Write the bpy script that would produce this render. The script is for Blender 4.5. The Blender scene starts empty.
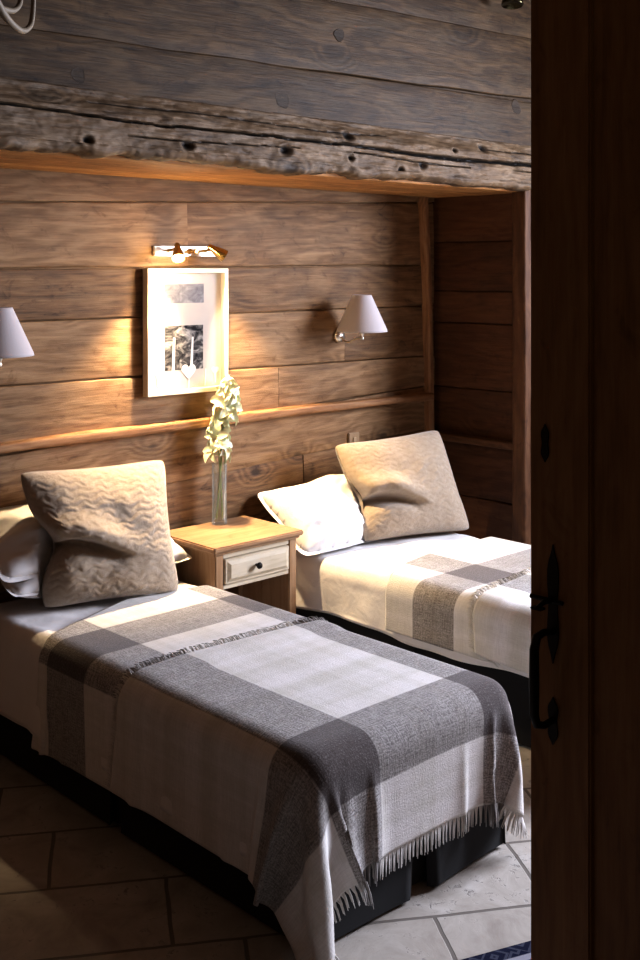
import bpy, bmesh, math, random, time
import numpy as np
from mathutils import Vector, Matrix, noise

random.seed(7)
RNG = np.random.default_rng(11)
SC = bpy.context.scene
COL = SC.collection
PI = math.pi

# ------------------------------------------------------------------ nodes
class N:
    """tiny node-tree helper"""
    def __init__(self, name):
        self.m = bpy.data.materials.new(name)
        self.m.use_nodes = True
        self.t = self.m.node_tree
        self.b = self.t.nodes['Principled BSDF']
        self.out = self.t.nodes['Material Output']
    def n(self, typ, ins=None, **kw):
        nd = self.t.nodes.new(typ)
        for k, v in kw.items():
            setattr(nd, k, v)
        for k, v in (ins or {}).items():
            self.set(nd.inputs[k], v)
        return nd
    def set(self, sock, v):
        if isinstance(v, bpy.types.NodeSocket):
            self.t.links.new(v, sock)
        elif isinstance(v, (tuple, list)) and len(v) == 3 and sock.type == 'RGBA':
            sock.default_value = (*v, 1)
        else:
            sock.default_value = v
    def math(self, op, a, b=0.0, c=0.0, clamp=False):
        nd = self.n('ShaderNodeMath', {0: a, 1: b, 2: c}, operation=op)
        nd.use_clamp = clamp
        return nd.outputs[0]
    def add(self, a, b): return self.math('ADD', a, b)
    def mul(self, a, b): return self.math('MULTIPLY', a, b)
    def attr(self, name):
        return self.n('ShaderNodeAttribute', attribute_name=name)
    def vmul(self, v, s):
        return self.n('ShaderNodeVectorMath', {0: v, 1: s}, operation='MULTIPLY').outputs[0]
    def vadd(self, v, s):
        return self.n('ShaderNodeVectorMath', {0: v, 1: s}, operation='ADD').outputs[0]
    def sep(self, v):
        return self.n('ShaderNodeSeparateXYZ', {0: v}).outputs
    def comb(self, x, y, z):
        return self.n('ShaderNodeCombineXYZ', {0: x, 1: y, 2: z}).outputs[0]
    def noise(self, v, scale, detail=3.0, rough=.55, dist=0.0):
        return self.n('ShaderNodeTexNoise', {'Vector': v, 'Scale': scale, 'Detail': detail,
                      'Roughness': rough, 'Distortion': dist}).outputs[0]
    def ramp(self, f, stops):
        nd = self.n('ShaderNodeValToRGB', {0: f})
        e = nd.color_ramp.elements
        while len(e) < len(stops): e.new(.5)
        for i, (p, c) in enumerate(stops):
            e[i].position = p
            e[i].color = (*c, 1) if not isinstance(c, float) else (c, c, c, 1)
        return nd.outputs[0]
    def mix(self, f, a, b, mode='MIX'):
        nd = self.n('ShaderNodeMix', data_type='RGBA', blend_type=mode)
        self.set(nd.inputs[0], f); self.set(nd.inputs[6], a); self.set(nd.inputs[7], b)
        return nd.outputs[2]
    def step(self, v, a, b):
        return self.n('ShaderNodeMapRange', {0: v, 1: a, 2: b, 3: 0.0, 4: 1.0}, interpolation_type='SMOOTHSTEP').outputs[0]
    def bump(self, h, strength=.3, dist=.01):
        nd = self.n('ShaderNodeBump', {'Height': h, 'Strength': strength, 'Distance': dist})
        self.set(self.b.inputs['Normal'], nd.outputs[0])
    def p(self, **kw):
        names = {'color': 'Base Color', 'rough': 'Roughness', 'metal': 'Metallic', 'spec': 'Specular IOR Level',
                 'sheen': 'Sheen Weight', 'ecol': 'Emission Color', 'estr': 'Emission Strength', 'sss': 'Subsurface Weight',
                 'trans': 'Transmission Weight', 'ior': 'IOR', 'alpha': 'Alpha'}
        for k, v in kw.items():
            self.set(self.b.inputs[names[k]], v)
        return self

def wood(name, dark, mid, light, knot=.75, rough=.6, across=1.0, grey=None, bump=.35, vary=.35, greyamt=.5, kd_=(2.6, 4.6), ksel=.55, greyx=False):
    """old timber: 'wc' holds (along, across, board offset) in metres"""
    M = N(name)
    wc = M.attr('wc').outputs['Vector']
    s = M.sep(wc)
    off = s[2]
    base = M.comb(M.add(s[0], M.mul(off, 3.7)), M.add(s[1], M.mul(off, 1.9)), off)
    vor = M.n('ShaderNodeTexVoronoi', {'Vector': M.vmul(base, (kd_[0], kd_[1], 1.0)), 'Scale': 1.0, 'Randomness': 1.0})
    sel = M.math('GREATER_THAN', M.sep(vor.outputs['Color'])[0], ksel)
    warp = M.noise(M.vmul(base, (1.4, 5.0, 1.0)), 1.0, 3.0)
    fibre = M.noise(M.vmul(base, (7.0, 120.0, 1.0)), 1.0, 5.0, .7, .4)
    kd = M.add(vor.outputs['Distance'], M.mul(M.add(warp, -.5), .14))
    khalo = M.mul(M.math('SUBTRACT', 1.0, M.step(kd, .05, .42)), sel)
    kcore = M.mul(M.math('SUBTRACT', 1.0, M.step(kd, .05, .12)), sel)
    # growth rings: distorted bands running along the board and swerving round the knots
    ringv = M.add(M.add(M.mul(M.add(s[1], M.mul(off, 1.9)), 30.0 * across), M.mul(warp, 13.0)), M.mul(khalo, 5.0))
    rings = M.math('SINE', M.mul(ringv, 3.0))
    streak = M.noise(M.vmul(base, (2.2, 34.0, 1.0)), 1.0, 4.0, .6, 1.2)
    broad = M.noise(M.vmul(base, (2.0, 7.0, 1.0)), 1.0, 5.0, .65, 1.0)
    blot = M.noise(M.vmul(base, (4.0, 9.0, 1.0)), 1.0, 4.0, .6, .5)
    stain = M.noise(M.vmul(base, (9.0, 13.0, 1.0)), 1.0, 4.0, .65, .8)
    f = M.add(M.add(M.mul(fibre, .30), M.mul(broad, .38)), M.add(M.mul(streak, .34), M.mul(rings, .05)))
    f = M.add(f, M.mul(M.add(M.math('FRACT', M.mul(off, 7.313)), -.5), vary * .7))
    f = M.math('SUBTRACT', f, M.mul(khalo, .10))
    f = M.math('SUBTRACT', f, M.mul(M.step(stain, .56, .72), .12))
    col = M.ramp(f, [(.27, dark), (.49, mid), (.72, light)])
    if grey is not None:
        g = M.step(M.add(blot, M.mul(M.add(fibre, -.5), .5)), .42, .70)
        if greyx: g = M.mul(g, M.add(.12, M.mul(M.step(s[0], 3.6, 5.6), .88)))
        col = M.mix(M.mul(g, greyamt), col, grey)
    col = M.mix(M.mul(kcore, knot), col, tuple(c * .35 for c in dark))
    cr = M.attr('crack').outputs['Fac']
    col = M.mix(cr, col, (.006, .004, .003))
    M.p(color=col, rough=rough, spec=.25)
    M.bump(M.add(M.add(M.mul(fibre, .8), M.mul(streak, .5)), M.add(M.mul(rings, .10), M.mul(kcore, -.5))), bump, .007)
    return M.m

def plain(name, color, rough=.5, metal=0.0, spec=.5, var=.12, vscale=40, bump=0.0, **kw):
    M = N(name)
    co = M.n('ShaderNodeTexCoord').outputs['Object']
    n = M.noise(co, vscale, 4)
    c = M.mix(M.math('MULTIPLY', n, 1.0), tuple(x * (1 - var) for x in color), tuple(min(1, x * (1 + var)) for x in color))
    M.p(color=c, rough=rough, metal=metal, spec=spec, **kw)
    if bump:
        M.bump(n, bump, .004)
    return M.m

MAT = {}
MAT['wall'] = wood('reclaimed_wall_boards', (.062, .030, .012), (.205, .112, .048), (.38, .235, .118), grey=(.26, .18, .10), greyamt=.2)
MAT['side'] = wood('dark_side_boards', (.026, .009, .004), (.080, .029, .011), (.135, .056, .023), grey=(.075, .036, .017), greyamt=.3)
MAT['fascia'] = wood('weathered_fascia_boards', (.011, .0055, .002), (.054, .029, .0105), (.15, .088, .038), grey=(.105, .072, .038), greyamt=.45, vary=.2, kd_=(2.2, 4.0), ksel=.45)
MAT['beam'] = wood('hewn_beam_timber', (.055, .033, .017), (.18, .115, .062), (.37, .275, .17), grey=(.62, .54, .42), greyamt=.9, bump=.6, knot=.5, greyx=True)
MAT['soffit'] = wood('golden_soffit_boards', (.24, .10, .028), (.46, .22, .07), (.60, .34, .13))
MAT['trimwood'] = wood('warm_trim_timber', (.12, .052, .02), (.29, .145, .062), (.44, .26, .13), vary=.1)
MAT['postwood'] = wood('dark_post_timber', (.05, .021, .009), (.105, .046, .019), (.17, .085, .04), vary=.1)
MAT['pine'] = wood('honey_pine', (.25, .135, .06), (.36, .22, .12), (.45, .31, .185), knot=.25, vary=.12, bump=.12, rough=.45)
MAT['cream'] = wood('limed_pine', (.42, .34, .23), (.58, .50, .37), (.68, .60, .47), knot=.1, vary=.08, bump=.1)
MAT['door'] = wood('dark_door_timber', (.14, .062, .022), (.26, .125, .046), (.36, .19, .075), knot=.4, vary=.1, bump=.2)
MAT['iron'] = plain('black_iron', (.022, .02, .018), .5, .8, bump=.2)
MAT['brass'] = plain('aged_brass', (.62, .40, .14), .25, 1.0)
MAT['chrome'] = plain('pale_nickel', (.85, .80, .70), .32, 1.0, var=.03)
MAT['motif'] = plain('white_ink', (.9, .88, .85), .8, var=.02)
MAT['darkbox'] = plain('dark_gap', (.01, .006, .004), .9)
MAT['white_paint'] = plain('warm_white_lacquer', (.80, .70, .55), .4, var=.03)
MAT['plaster'] = plain('dim_plaster', (.16, .12, .09), .9)
MAT['glint'] = plain('dark_bronze', (.10, .09, .05), .22, 1.0)

def m_skirt():
    M = N('black_skirt_cloth')
    co = M.n('ShaderNodeTexCoord').outputs['Object']
    n = M.noise(co, 600, 2)
    M.p(color=M.mix(n, (.005, .005, .006), (.011, .011, .013)), rough=.9, spec=.15, sheen=.15)
    M.bump(n, .2, .002)
    return M.m
MAT['skirt'] = m_skirt()

def m_linen():
    M = N('white_cotton')
    co = M.n('ShaderNodeTexCoord').outputs['Object']
    n = M.noise(co, 9, 4, .5, .5)
    w = M.noise(co, 420, 2)
    M.p(color=M.mix(n, (.74, .72, .71), (.84, .82, .80)), rough=.85, spec=.2, sheen=.1)
    M.bump(M.add(M.mul(n, 1.0), M.mul(w, .04)), .35, .02)
    return M.m
MAT['linen'] = m_linen()
def m_mattress():
    return plain('mattress_ticking', (.6, .58, .55), .9)
MAT['mattress'] = m_mattress()

def m_cushion():
    M = N('matelasse_fleece')
    co = M.n('ShaderNodeTexCoord').outputs['Object']
    n = M.noise(co, 60, 4, .6, .4)
    n2 = M.noise(co, 420, 3, .6)
    q = M.attr('quilt').outputs['Fac']
    c = M.mix(M.add(M.mul(n, .75), M.mul(q, .25)), (.30, .235, .165), (.48, .39, .295))
    M.p(color=c, rough=.95, spec=.1, sheen=.5)
    M.bump(M.add(n, M.mul(n2, .7)), .45, .006)
    return M.m
MAT['cushion'] = m_cushion()

def m_throw(name, dx, dy):
    """plaid wool: UV in metres of cloth; dark warp stripes dx, dark weft bands dy"""
    M = N(name)
    uv = M.n('ShaderNodeUVMap', uv_map='UVMap').outputs[0]
    s = M.sep(uv)
    def mask(v, iv):
        tot = None
        for a, b in iv:
            k = M.mul(M.step(v, a - .003, a + .003), M.math('SUBTRACT', 1.0, M.step(v, b - .003, b + .003)))
            tot = k if tot is None else M.math('MAXIMUM', tot, k)
        return tot
    u, v = s[0], s[1]
    wob = M.mul(M.add(M.noise(M.vmul(uv, (3.0, 3.0, 1)), 1.0, 2), -.5), .012)
    mx, my = mask(M.add(u, wob), dx), mask(M.add(v, wob), dy)
    tu = M.noise(M.vmul(uv, (230.0, 20.0, 1.0)), 1.0, 3, .6)
    tv = M.noise(M.vmul(uv, (20.0, 230.0, 1.0)), 1.0, 3, .6)
    cell = M.noise(M.vmul(uv, (170.0, 170.0, 1.0)), 1.0, 2, .7)
    tint = M.noise(M.vmul(uv, (2.2, 2.2, 1.0)), 1.0, 2)
    bu = M.noise(M.comb(M.mul(u, 9.0), 3.0, 0.0), 1.0, 3); bv = M.noise(M.comb(7.0, M.mul(v, 9.0), 0.0), 1.0, 3)
    light = M.mix(M.step(M.add(M.mul(bu, .5), M.mul(bv, .5)), .36, .64), (.86, .84, .83), (.64, .625, .56))
    darkc = M.mix(tint, (.045, .039, .046), (.080, .058, .048))
    cw = M.mix(mx, light, darkc)      # warp thread colour
    cf = M.mix(my, light, darkc)      # weft thread colour
    # which thread lies on top here, heathered
    over = M.step(M.add(M.mul(M.add(M.mul(tu, .5), M.mul(tv, .5)), .55), M.mul(cell, .45)), .34, .66)
    col = M.mix(over, cw, cf)
    spk = M.step(M.add(M.mul(tu, .4), M.mul(tv, .6)), .25, .75)
    col = M.mix(M.mul(M.math('SUBTRACT', 1.0, spk), .7), col, M.mix(.5, col, (.30, .27, .25)))
    col = M.mix(M.mul(M.math('MAXIMUM', mx, my), .30), col, darkc)
    heather = M.mul(M.step(cell, .52, .75), M.math('MAXIMUM', mx, my))
    col = M.mix(M.mul(heather, .27), col, (.55, .52, .52))
    M.p(color=col, rough=.95, spec=.08, sheen=.25)
    M.bump(M.add(M.add(M.mul(tu, .5), M.mul(tv, .5)), cell), .5, .003)
    return M.m

def m_floor():
    M = N('stone_tile_floor')
    co = M.n('ShaderNodeTexCoord').outputs['Object']
    rot = M.n('ShaderNodeVectorRotate', {'Vector': M.vadd(co, (.53, 2.107, 0)), 'Angle': math.radians(32.8)}, rotation_type='Z_AXIS').outputs[0]
    rot = M.vadd(rot, M.vmul(M.n('ShaderNodeTexNoise', {'Vector': co, 'Scale': 6.0}).outputs['Color'], (.012, .012, 0)))
    br = M.n('ShaderNodeTexBrick', {'Vector': rot, 'Color1': (.0, .0, .0), 'Color2': (1, 1, 1), 'Mortar': (.5, .5, .5), 'Scale': 1.0,
             'Mortar Size': .007, 'Mortar Smooth': .25, 'Bias': 0.0, 'Brick Width': .56, 'Row Height': .36}, offset=.36, squash=1.0)
    f = br.outputs['Fac']
    n1 = M.noise(co, 5, 6, .65, .8)
    n2 = M.noise(co, 26, 5, .7, 1.2)
    pit = M.mul(M.step(n2, .56, .66), M.step(n1, .46, .6))
    base = M.ramp(n1, [(.3, (.30, .265, .23)), (.5, (.43, .395, .35)), (.7, (.54, .51, .47))])
    base = M.mix(M.mul(M.sep(br.outputs['Color'])[0], .25), base, (.36, .31, .26))
    base = M.mix(M.mul(pit, .75), base, (.19, .175, .16))
    col = M.mix(f, base, (.17, .15, .13))
    M.p(color=col, rough=.62, spec=.3)
    M.bump(M.add(M.add(M.mul(pit, -.6), M.mul(f, -1.0)), M.mul(n1, .6)), .5, .008)
    return M.m
MAT['floor'] = m_floor()

def m_rug():
    M = N('navy_patterned_rug')
    uv = M.n('ShaderNodeUVMap', uv_map='UVMap').outputs[0]
    s = M.sep(uv)
    edge = M.math('MINIMUM', s[0], s[1])
    ch = M.n('ShaderNodeTexVoronoi', {'Vector': uv, 'Scale': 9.0}, distance='MANHATTAN').outputs['Distance']
    pat = M.math('SINE', M.mul(ch, 22.0))
    col = M.mix(M.step(pat, .3, .6), (.006, .008, .028), (.05, .055, .085))
    border = M.mul(M.step(edge, .045, .05), M.math('SUBTRACT', 1.0, M.step(edge, .07, .075)))
    col = M.mix(border, col, (.30, .30, .34))
    red = M.mul(M.step(edge, .09, .095), M.math('SUBTRACT', 1.0, M.step(edge, .12, .125)))
    col = M.mix(M.mul(red, .7), col, (.16, .04, .05))
    n = M.noise(uv, 300, 2)
    M.p(color=col, rough=.95, spec=.1)
    M.bump(n, .5, .004)
    return M.m
MAT['rug'] = m_rug()

def m_shade():
    M = N('pleated_shade_fabric')
    co = M.n('ShaderNodeTexCoord').outputs['Object']
    n = M.noise(M.vmul(co, (1, 1, .2)), 260, 2)
    c = M.mix(n, (.66, .62, .63), (.76, .72, .72))
    M.p(color=c, rough=.9, spec=.1)
    tr = M.n('ShaderNodeBsdfTranslucent', {'Color': (.75, .66, .58)})
    mx = M.n('ShaderNodeMixShader', {0: .3, 1: M.b.outputs[0], 2: tr.outputs[0]})
    M.t.links.new(mx.outputs[0], M.out.inputs[0])
    return M.m
MAT['shade'] = m_shade()

def m_glass(name, tint=(1, 1, 1), gl=.12, rough=.02, haze=0.0, fk=.8):
    """thin glass: see-through with a fresnel reflection"""
    M = N(name)
    tr = M.n('ShaderNodeBsdfTransparent', {'Color': tint})
    g = M.n('ShaderNodeBsdfGlossy', {'Color': (1, 1, 1), 'Roughness': rough})
    fr = M.n('ShaderNodeLayerWeight', {'Blend': .28})
    mx = M.n('ShaderNodeMixShader', {0: M.add(M.mul(fr.outputs['Fresnel'], fk), gl * .2), 1: tr.outputs[0], 2: g.outputs[0]})
    if haze:
        df = M.n('ShaderNodeBsdfTranslucent', {'Color': (.95, .95, .9)})
        mx = M.n('ShaderNodeMixShader', {0: haze, 1: mx.outputs[0], 2: df.outputs[0]})
    M.t.links.new(mx.outputs[0], M.out.inputs[0])
    return M.m
MAT['pane'] = m_glass('picture_glass', gl=.05, fk=.3)
MAT['vase'] = m_glass('vase_glass', (.97, .98, .96), .1, .05, .10)
MAT['water'] = m_glass('vase_water', (.96, .97, .92), .05, .05)

def m_print(kind):
    M = N('print_' + kind)
    uv = M.n('ShaderNodeUVMap', uv_map='UVMap').outputs[0]
    w = M.noise(M.vmul(uv, (3.0, 4.0, 1)), 1.0, 5, .6, 1.6)
    if kind == 'dark':
        c = M.ramp(w, [(.38, (.015, .015, .018)), (.48, (.10, .097, .10)), (.55, (.26, .25, .24)), (.66, (.55, .52, .49))])
    elif kind == 'pale':
        c = M.ramp(w, [(.3, (.16, .16, .19)), (.5, (.27, .27, .30)), (.7, (.42, .41, .43))])
    elif kind == 'mat':
        c = M.mix(w, (.60, .55, .51), (.66, .61, .57))
    M.p(color=c, rough=.8, spec=.1)
    return M.m
for k in ('dark', 'pale', 'mat'):
    MAT['print_' + k] = m_print(k)

def m_petal():
    M = N('cream_petals')
    co = M.n('ShaderNodeTexCoord').outputs['Object']
    n = M.noise(co, 35, 3)
    M.p(color=M.mix(n, (.80, .80, .50), (.92, .91, .74)), rough=.6, sss=.15)
    return M.m
MAT['petal'] = m_petal()
MAT['stem'] = plain('green_stem', (.30, .34, .11), .5)
MAT['antler'] = plain('pale_antler', (.22, .175, .12), .6, vscale=60, bump=.3)

def m_bulb():
    M = N('lit_bulb')
    M.p(color=(1, .9, .7), ecol=(1, .80, .50), estr=30.0)
    return M.m
MAT['bulb'] = m_bulb()

# ------------------------------------------------------------------ objects
def label(o, lab=None, cat=None, group=None, kind=None):
    if lab: o['label'] = lab
    if cat: o['category'] = cat
    if group: o['group'] = group
    if kind: o['kind'] = kind
    return o

def worldloc(p):
    v = Vector((0, 0, 0))
    while p is not None:
        v += p.location; p = p.parent
    return v

class G:
    """collects geometry; every piece may carry wc / crack / quilt / uv values"""
    def __init__(s):
        s.v = []; s.f = []; s.wc = []; s.a = []; s.uv = []
    def add(s, verts, faces, wc=None, a=None, uv=None):
        o = len(s.v)
        verts = [tuple(float(c) for c in v) for v in verts]
        s.v += verts
        s.f += [tuple(int(i) + o for i in f) for f in faces]
        s.wc += list(wc) if wc is not None else [(v[0], v[2] + v[1], .37) for v in verts]
        s.a += [float(x) for x in a] if a is not None else [0.0] * len(verts)
        s.uv += list(uv) if uv is not None else [(0, 0)] * len(verts)
        return s
    def box(s, lo, hi, bev=0.0, axis=None, bid=None):
        bm = bmesh.new()
        bmesh.ops.create_cube(bm, size=1)
        for v in bm.verts:
            v.co = Vector(((lo[i] + hi[i]) / 2 + v.co[i] * (hi[i] - lo[i]) for i in range(3)))
        if bev:
            bmesh.ops.bevel(bm, geom=bm.edges[:], offset=bev, segments=2, affect='EDGES')
        d = [hi[i] - lo[i] for i in range(3)]
        ax = axis if axis is not None else d.index(max(d))
        ot = [i for i in range(3) if i != ax]
        bid = random.random() * 5 if bid is None else bid
        bm.verts.index_update()
        vs = [v.co.copy() for v in bm.verts]
        fs = [[v.index for v in f.verts] for f in bm.faces]
        bm.free()
        return s.add(vs, fs, [(v[ax], v[ot[0]] + v[ot[1]], bid) for v in vs])
    def sweep(s, pts, rad, seg=12, cap=True, closed=False):
        """round tube along pts; rad = number or list"""
        P = [Vector(p) for p in pts]; n = len(P)
        R = rad if isinstance(rad, (list, tuple)) else [rad] * n
        vs, fs, wc = [], [], []
        up = None; L = 0; bid = random.random() * 5
        for i in range(n):
            t = (P[(i + 1) % n] - P[i - 1]) if closed else (P[min(i + 1, n - 1)] - P[max(i - 1, 0)])
            t.normalize()
            if up is None:
                up = t.orthogonal().normalized()
            up = (up - t * up.dot(t)).normalized()
            w = t.cross(up)
            if i: L += (P[i] - P[i - 1]).length
            for k in range(seg):
                a = 2 * PI * k / seg
                vs.append(P[i] + (up * math.cos(a) + w * math.sin(a)) * R[i])
                wc.append((L, a * R[i], bid))
        m = n if closed else n - 1
        for i in range(m):
            for k in range(seg):
                a, b = i * seg + k, i * seg + (k + 1) % seg
                c, d = ((i + 1) % n) * seg + (k + 1) % seg, ((i + 1) % n) * seg + k
                fs.append((a, b, c, d))
        if cap and not closed:
            fs.append(tuple(range(seg - 1, -1, -1)))
            fs.append(tuple((n - 1) * seg + k for k in range(seg)))
        return s.add(vs, fs, wc)
    def lathe(s, prof, c, seg=32, axis=(0, 0, 1), capends=False):
        """prof: (r, h) list turned about axis through c"""
        ax = Vector(axis).normalized(); u = ax.orthogonal().normalized(); w = ax.cross(u); c = Vector(c)
        vs, fs = [], []
        for r, h in prof:
            for k in range(seg):
                a = 2 * PI * k / seg
                vs.append(c + ax * h + (u * math.cos(a) + w * math.sin(a)) * r)
        for i in range(len(prof) - 1):
            for k in range(seg):
                fs.append((i * seg + k, i * seg + (k + 1) % seg, (i + 1) * seg + (k + 1) % seg, (i + 1) * seg + k))
        if capends:
            fs.append(tuple(range(seg - 1, -1, -1)))
            fs.append(tuple((len(prof) - 1) * seg + k for k in range(seg)))
        return s.add(vs, fs)
    def curve(s, pts, rad, seg=10, k=6):
        P = [Vector(p) for p in pts]; out, rr = [], []
        for i in range(len(P) - 1):
            a, b, c, d = P[max(0, i - 1)], P[i], P[i + 1], P[min(len(P) - 1, i + 2)]
            for q in range(k):
                t = q / k
                out.append(.5 * ((2 * b) + (c - a) * t + (2 * a - 5 * b + 4 * c - d) * t * t + (3 * b - a - 3 * c + d) * t ** 3))
                rr.append(rad[i] * (1 - t) + rad[i + 1] * t)
        return s.sweep(out + [P[-1]], rr + [rad[-1]], seg)
    def board(s, p0, p1, nrm, w, t, bid=None, n=None, wob=.003, r=.006, live=0.0, bow=None, w1=None):
        """timber with a rounded section from p0 to p1 (centre line of the BACK face); nrm = way it faces"""
        p0, p1 = Vector(p0), Vector(p1); nrm = Vector(nrm).normalized()
        d = p1 - p0; L = d.length; d.normalize(); ac = nrm.cross(d).normalized()
        bid = random.random() * 5 if bid is None else bid
        n = n or max(2, int(L / .06))
        sec = []
        h = w / 2
        for cx, cy, a0 in ((h - r, t - r, 0), (-h + r, t - r, 90)):
            for k in range(4):
                a = math.radians(a0 + 30 * k)
                sec.append((cx + r * math.cos(a), cy + r * math.sin(a)))
        # front face subdivided between the two rounded corners, back corners last
        right = sec[:4]; left = sec[4:]
        mid = [(h - r - (2 * (h - r)) * k / 5, t) for k in range(1, 5)]
        sec = [(h, 0)] + right + mid + left + [(-h, 0)]
        m = len(sec)
        vs, wc = [], []
        for i in range(n + 1):
            f = i / n; q = p0 + d * (L * f)
            if bow: q = q + bow(f)
            e1 = wob * noise.noise((f * L * 3, bid * 9, 1)) + live * noise.noise((f * L * 1.7, bid * 5, 7))
            e2 = wob * noise.noise((f * L * 3, bid * 9, 4)) + live * noise.noise((f * L * 1.7, bid * 5, 3))
            for a, b in sec:
                aa = a * (1 + ((w1 or w) / w - 1) * f) + (e1 if a > 0 else e2) * min(1, abs(a) / h)
                bb = b + (wob * .6 * noise.noise((f * L * 2, a * 9, bid * 4)) if b > 0 else 0)
                vs.append(q + ac * aa + nrm * bb)
                wc.append((L * f, aa - bb, bid))
        fs = []
        for i in range(n):
            for k in range(m - 1):
                fs.append((i * m + k, i * m + k + 1, (i + 1) * m + k + 1, (i + 1) * m + k))
            fs.append((i * m + m - 1, i * m, (i + 1) * m, (i + 1) * m + m - 1))
        fs.append(tuple(range(m - 1, -1, -1)))
        fs.append(tuple(n * m + k for k in range(m)))
        return s.add(vs, fs, wc)
    def make(s, name, mat, parent=None, smooth=True, attr='crack', lab=None, cat=None, group=None, kind=None, angle=40, base=None):
        me = bpy.data.meshes.new(name)
        o = bpy.data.objects.new(name, me)
        off = Vector(base) if base is not None else (worldloc(parent) if parent else Vector((0, 0, 0)))
        if base is not None:
            o.location = off
            if parent: o.location = off - worldloc(parent)
        me.from_pydata([Vector(v) - off for v in s.v], [], s.f)
        at = me.attributes.new('wc', 'FLOAT_VECTOR', 'POINT')
        at.data.foreach_set('vector', [c for w in s.wc for c in w])
        at = me.attributes.new(attr, 'FLOAT', 'POINT')
        at.data.foreach_set('value', s.a)
        ul = me.uv_layers.new(name='UVMap')
        li = np.zeros(len(me.loops), dtype=np.int32); me.loops.foreach_get('vertex_index', li)
        uv = np.array(s.uv, dtype=np.float32)[li]
        ul.data.foreach_set('uv', uv.ravel())
        bm = bmesh.new(); bm.from_mesh(me)
        bmesh.ops.recalc_face_normals(bm, faces=bm.faces)
        bm.to_mesh(me); bm.free()
        me.materials.append(mat)
        COL.objects.link(o)
        if parent: o.parent = parent
        if smooth:
            me.polygons.foreach_set('use_smooth', [True] * len(me.polygons))
            if angle:
                me.set_sharp_from_angle(angle=math.radians(angle))
        return label(o, lab, cat, group, kind)

def thing(name, loc, lab, cat, group=None):
    o = bpy.data.objects.new(name, None)
    o.empty_display_size = .05
    o.location = loc
    COL.objects.link(o)
    return label(o, lab, cat, group)

def copy_tree(o, parent=None):
    c = o.copy(); COL.objects.link(c)
    if parent: c.parent = parent
    for ch in list(o.children): copy_tree(ch, c)
    return c

def grid_faces(nu, nv, wrapu=False):
    fs = []
    for j in range(nv - 1):
        for i in range(nu if wrapu else nu - 1):
            i2 = (i + 1) % nu
            fs.append((j * nu + i, j * nu + i2, (j + 1) * nu + i2, (j + 1) * nu + i))
    return fs

# ------------------------------------------------------------------ the room
# back wall: wide reclaimed boards, joints rising a little to the right
XL, XR, XW = -3.9, 1.93, 3.05
zl = [0, .28, .56, .868, 1.135, 1.42, 1.682, 1.905, 2.182, 2.40]
zr = [0, .30, .60, .945, 1.20, 1.41, 1.69, 1.92, 2.255, 2.40]
g = G()
for k in range(len(zl) - 1):
    def zat(x, arr_l=zl, arr_r=zr):
        f = (x + .815) / (1.7)
        return lambda kk: arr_l[kk] + (arr_r[kk] - arr_l[kk]) * max(-.6, min(1.5, f))
    joints = [XL] + sorted({2: [-1.9, .9], 5: [-2.2, 1.2], 7: [-1.2, .15], 4: [-2.0, .72]}.get(k, [-1.6 + .3 * (k % 3)])) + [XR]
    for a, b in zip(joints[:-1], joints[1:]):
        za = (zat(a)(k) + zat(a)(k + 1)) / 2; zb = (zat(b)(k) + zat(b)(k + 1)) / 2
        w = zat(a)(k + 1) - zat(a)(k) - .005; w1 = zat(b)(k + 1) - zat(b)(k) - .005
        t = .024 + random.uniform(-.005, .005)
        g.board((a + .0015, .028, za), (b - .0015, .028, zb), (0, -1, 0), w, t, wob=.004, w1=w1)
g.box((XL, .026, 0), (XR + .05, .10, 2.45), bid=1.2)
g.make('wall_back', MAT['wall'], kind='structure')

# right-hand wall: boards in the alcove, then the wall with the window
g = G()
zs = [0, .30, .62, .93, 1.23, 1.60, 1.78, 2.06, 2.36]
for k in range(len(zs) - 1):
    zc = (zs[k] + zs[k + 1]) / 2; w = zs[k + 1] - zs[k] - .005
    g.board((XR + .026, 0.02, zc), (XR + .026, -.72, zc), (-1, 0, 0), w, .024 + random.uniform(-.004, .004), wob=.004)
g.box((XR + .026, -.56, 0), (XR + .12, .1, 2.45), bid=2.2)
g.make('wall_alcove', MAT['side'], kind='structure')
XW = 3.05                                           # the window wall stands further right, past the alcove
g = G()
for lo, hi in (((-.55), -2.00), ((-3.60), -5.6)):
    for k in range(12):
        g.board((XW + .026, lo, .15 + .3 * k), (XW + .026, hi, .15 + .3 * k), (-1, 0, 0), .295, .024)
for z0, z1 in ((0, 1.25), (3.05, 3.6)):
    n = max(1, round((z1 - z0) / .3)); h = (z1 - z0) / n
    for k in range(n):
        g.board((XW + .026, -2.00, z0 + h * (k + .5)), (XW + .026, -3.60, z0 + h * (k + .5)), (-1, 0, 0), h - .005, .024)
for lo, hi in (((XW + .026, -2.00, 0), (XW + .12, .1, 3.6)), ((XW + .026, -5.6, 0), (XW + .12, -3.60, 3.6)),
               ((XW + .026, -3.60, 0), (XW + .12, -2.00, 1.25)), ((XW + .026, -3.60, 3.05), (XW + .12, -2.00, 3.6))):
    g.box(lo, hi, bid=2.2)
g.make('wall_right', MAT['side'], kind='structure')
g = G()
for k in range(8):
    g.board((XR + .12, -.60, .147 + .295 * k), (XW, -.60, .147 + .295 * k), (0, -1, 0), .29, .03)
g.box((XR + .03, -.60, 0), (XW, -.50, 2.36), bid=2.6)
g.make('wall_alcove_end', MAT['fascia'], kind='structure')

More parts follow.
